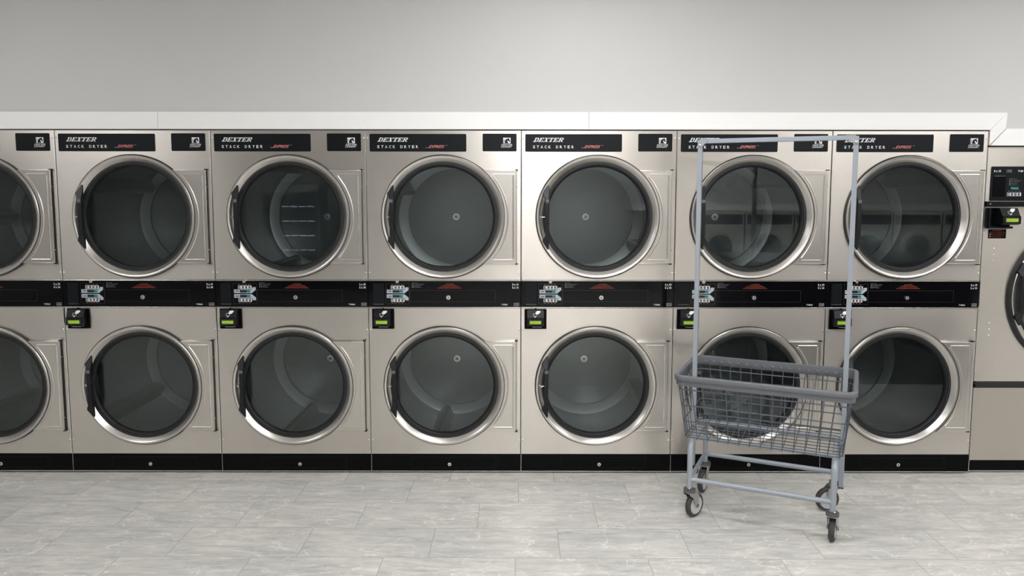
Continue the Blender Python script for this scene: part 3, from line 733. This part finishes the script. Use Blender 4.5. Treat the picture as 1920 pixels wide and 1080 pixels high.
# ---------------------------------------------------------------- laundry cart
def rrpath(hx, hy, r, z, n=6):
    P = []
    for cx, cy, a in ((hx-r, -hy+r, -PI/2), (hx-r, hy-r, 0), (-hx+r, hy-r, PI/2), (-hx+r, -hy+r, PI)):
        for i in range(n+1):
            t = a + (PI/2)*i/n; P.append((cx+r*math.cos(t), cy+r*math.sin(t), z))
    return P
def make_cart():
    rz = math.radians(-24.8)
    root = empty('laundry_cart', (1.241, -.566, 0), rz)
    ox = .002                                   # the basket sits slightly towards the right end
    tox = .0; zt, zb = .730, .428
    tx, ty, bx, by = .404, .250, .364, .222
    def lerp(z): f = (z-zb)/(zt-zb); return bx+(tx-bx)*f, by+(ty-by)*f, ox+(tox-ox)*f
    b = MB()
    for z in (.674, .592, .510, .428):
        hx, hy, oo = lerp(z)
        b.tube([(p[0]+oo, p[1], p[2]) for p in rrpath(hx, hy, .035, z)], .0032, 'wire', 8, closed=True)
    for i in range(-7, 8):
        x = i*.0500; xt = x*tx/bx
        b.tube([(xt+tox, -ty, zt), (x+ox, -by-.001, zb-.010)], .0024, 'wire', 6)
        b.tube([(xt+tox, ty, zt), (x+ox, by+.001, zb-.010)], .0024, 'wire', 6)
        b.tube([(x+ox, -by, zb-.002), (x+ox, by, zb-.002)], .0022, 'wire', 6)
    for i in range(-4, 5):
        y = i*.049; yt = y*ty/by
        b.tube([(-tx+tox, yt, zt), (-bx+ox, y, zb-.006)], .0024, 'wire', 6)
        b.tube([(tx+tox, yt, zt), (bx+ox, y, zb-.006)], .0024, 'wire', 6)
        b.tube([(-bx+ox, y, zb+.002), (bx+ox, y, zb+.002)], .0022, 'wire', 6)
    tag(b.build('basket', root), 'slate grey wire basket')
    # vinyl rim
    b = MB()
    prof = [(0, .726), (.001, .742), (-.003, .7465), (-.016, .7475), (-.021, .744), (-.022, .732), (-.019, .700), (-.014, .6955), (-.009, .6955), (-.0085, .710), (-.0080, .7165), (-.001, .7205)]
    loops = []
    base = rrpath(.420, .268, .055, 0, 8); K = len(base)
    for i in range(K):
        p = Vector(base[i]); t = (Vector(base[(i+1) % K]) - Vector(base[i-1])).normalized(); nrm = Vector((t.y, -t.x, 0))
        loops.append([(p.x+nrm.x*o_+tox, p.y+nrm.y*o_, z) for o_, z in prof])
    b.quadstrip(loops, 'rim', True, True)
    for i in range(-8, 9):                      # dimples pressed along the inner face
        for sy in (-1, 1):
            b.sphere((i*.0445+tox, sy*.2470, .718), .0085, 'rim', 8, (1, .28, .9))
    tag(b.build('rim', root, smooth=50), 'slate grey vinyl basket rim')
    # base frame
    for sx in (-1, 1):
        b = MB(); x = sx*.335; r = .055; P = []
        P.append((x, -.209, .156)); P.append((x, -.209, .28))
        for i in range(9): t = PI - (PI/2)*i/8; P.append((x, -.209+r+r*math.cos(t), .399-r+r*math.sin(t)))
        for i in range(9): t = PI/2 - (PI/2)*i/8; P.append((x, .209-r+r*math.cos(t), .399-r+r*math.sin(t)))
        P.append((x, .209, .28)); P.append((x, .209, .156))
        b.tube(P, .0142, 'tube', 16)
        b.build('leg_frame', root)
        b = MB(); b.tube([(x, -.195, .206), (x, .195, .206)], .0125, 'tube', 14, square=True, flat=.5); b.build('side_rail', root)
    for y in (-.209, .209):
        b = MB(); b.tube([(-.328, y, .204), (.328, y, .204)], .0125, 'tube', 14); b.build('low_rail', root)
    for y in (-.150, .150):
        b = MB(); b.tube([(-.335, y, .4085), (.335, y, .4085)], .0115, 'tube', 14); b.build('basket_rail', root)
    # hanging rack
    xL, xR, top = -.363, .363, 1.921
    hw = .0115
    rk = empty('hanging_rack', parent=root)
    tag(rk, 'tall pale grey square-tube hanging rack')
    for x in (xL, xR):
        b = MB(); b.box(x-hw, x+hw, -hw, hw, .207, top-.004, 'tube', .002); b.box(x-hw-.001, x+hw+.001, -hw-.001, hw+.001, .202, .208, 'rubber')
        b.build('post', rk, smooth=0)
    b = MB(); b.box(xL+.010, xR-.010, -hw*.97, hw*.97, top-.022, top, 'tube', .002); b.build('crossbar', rk, smooth=0)
    for x, s_ in ((xL, 1), (xR, -1)):
        b = MB()
        pts = [(x-s_*hw, top-.040), (x-s_*hw, top-.016), (x+s_*.004, top+.001), (x+s_*.046, top+.001), (x+s_*.036, top-.012), (x+s_*hw, top-.039), (x+s_*hw*.9, top-.044), (x-s_*hw*.9, top-.044)]
        if s_ < 0: pts = pts[::-1]
        b.prism(pts, -hw-.003, -hw-.0003, 'tube', .0006); b.build('corner_bracket', rk, smooth=0)
        b = MB(); b.sphere((x, -hw-.003, top-.033), .0085, 'zinc', 12, (1, .6, 1)); b.build('bolt', rk)
    for x in (xL, xR):
        b = MB(); b.cyl((x, 0, .36), (0, 1, 0), .0045, .034, 'zinc', 10); b.build('bolt', rk)
    # casters
    spots = [(-.334, -.209, (.77, .64), 'open'), (.334, -.209, (.49, .87), 'open'), (-.334, .209, (-.50, -.86), 'open'), (.334, .209, (-.99, -.11), 'open')]
    for (x, y, dr_, _) in spots:
        # trail direction given in world axes; take it back to cart axes
        c_, s_ = math.cos(-rz), math.sin(-rz); dx, dy = dr_
        lx, ly = c_*dx - s_*dy, s_*dx + c_*dy
        ang = math.atan2(ly, lx)
        ca = empty('caster', (x, y, 0), ang, parent=root)      # local +x is the trailing direction, local y the axle
        b = MB(); b.cyl((0, 0, .148), (0, 0, 1), .0300, .016, 'bumper', 28); b.cyl((0, 0, .158), (0, 0, 1), .024, .006, 'bumper', 24); b.build('bumper', ca)
        b = MB()
        for sy in (-1, 1):
            pts = [(-.026, .140), (.030, .140), (.050, .118), (.050, .062), (.044, .053), (.034, .053), (.027, .062), (.004, .112), (-.020, .127)]
            v0 = [b.bm.verts.new((px, sy*.0205, pz)) for px, pz in pts]; v1 = [b.bm.verts.new((px, sy*.0230, pz)) for px, pz in pts]
            b.face(v0, 'zinc'); b.face(v1[::-1], 'zinc')
            for i in range(len(pts)): k = (i+1) % len(pts); b.face((v0[i], v1[i], v1[k], v0[k]), 'zinc')
        b.box(-.026, .030, -.023, .023, .137, .141, 'zinc', .001)
        b.cyl((0, 0, .133), (0, 0, 1), .018, .010, 'gap', 16)
        b.build('fork', ca, smooth=0)
        b = MB()
        wr = .0625; cx, cz = .042, wr
        b.lathe([(.046, -.0135), (.056, -.0140), (.0605, -.0105), (wr, -.004), (wr, .004), (.0605, .0105), (.056, .0140), (.046, .0135)], cx, cz, 'tyre', 48)
        b.lathe([(.046, -.0135), (.0435, -.0105), (.041, -.0105), (.039, -.0125), (.018, -.0125), (.014, -.0170), (.0, -.0170)], cx, cz, 'wheelhub', 48)
        b.lathe([(.046, .0135), (.0435, .0105), (.041, .0105), (.039, .0125), (.018, .0125), (.014, .0170), (.0, .0170)], cx, cz, 'wheelhub', 48)
        b.build('wheel', ca, smooth=35)
        b = MB(); b.cyl((cx, 0, cz), (0, 1, 0), .0085, .052, 'rust', 12); b.cyl((cx, 0, cz), (0, 1, 0), .0045, .060, 'zinc', 10); b.build('axle', ca)
        b = MB()
        for q in (-1, 1): b.sphere((q*.019, -.012, .1635), .0055, 'chrome', 8)
        b.build('bolt', ca)
    tag(root, 'grey wire laundry cart on casters with tall hanging rack, standing in front of the dryers', 'laundry cart')
    return root
make_cart()

# ---------------------------------------------------------------- the rest of the laundromat (seen mirrored in the glass doors)
def make_washer():
    root = empty('front_load_washer')
    b = MB(); b.box(.004, .80, 0, .75, .02, 1.30, 'steel', .003); b.box(.004, .80, .01, .74, 0, .02, 'gap'); b.build('body', root, smooth=0)
    b = MB(); b.lathe([(.20, -.005), (.21, -.03), (.27, -.035), (.28, 0)], .40, .72, 'ring', 48); b.disc(.205, .40, .72, -.012, 'gap', 48); b.build('door', root)
    b = MB(); b.box(.03, .77, -.006, 0, 1.10, 1.26, 'gloss'); b.build('control_panel', root, smooth=0)
    return root
wp = make_washer()
for i in range(7):
    o = wp if i == 0 else copy_tree(wp)
    o.location = (7.9 - i*.82, RY+.80, 0); o.rotation_euler = (0, 0, PI)
    tag(o, 'stainless front-load washer on the opposite wall, seen only mirrored in the door glass', 'washer', 'front-load washers on the opposite wall')
b = MB(); b.box(2.0, 8.0, RY+.02, RY+.06, 1.31, 1.42, 'white_trim'); tag(b.build('trim_6', smooth=0), kind='structure')
# washer island to the right of the camera
def make_island():
    root = empty('folding_island', (1.95, -3.0, 0))
    b = MB(); b.box(0, 1.9, .02, .98, 0, 1.02, 'cab', .004); b.build('cabinet', root, smooth=0)
    b = MB(); b.box(-.03, 1.93, 0, 1.0, 1.02, 1.06, 'decal', .004); b.build('worktop', root, smooth=0)
    return root
tag(make_island(), 'long dark folding island beside the camera, seen only mirrored in the door glass', 'island')
def make_vending():
    root = empty('vending_machine')
    b = MB(); b.box(0, .95, 0, .8, .05, 1.78, 'cab', .006); b.box(.02, .93, .03, .77, 0, .05, 'gap'); b.box(.03, .92, -.005, 0, 1.62, 1.75, 'bluegrey'); b.build('cabinet', root, smooth=0)
    b = MB(); b.box(.06, .66, -.004, 0, .50, 1.56, 'gap')
    for k in range(4):
        for q in range(4): b.box(.09+q*.14, .20+q*.14, -.012, -.004, .66+k*.24, .675+k*.24, 'lampshelf')
    b.build('display_window', root, smooth=0)
    b = MB(); b.box(.72, .88, -.012, 0, .95, 1.35, 'kick', .003); b.build('payment_panel', root, smooth=0)
    return root
M['lampshelf'] = mat('lit product shelf', (.5, .55, .6), .5, emit=(.6, .75, 1), es=.9)
vp = make_vending()
for i in range(2):
    o = vp if i == 0 else copy_tree(vp)
    o.location = (-2.15 - i*1.08, RY+.85, 0); o.rotation_euler = (0, 0, PI)
    tag(o, 'vending machine with lit shelves on the opposite wall, seen only mirrored in the door glass', 'vending machine', 'vending machines')
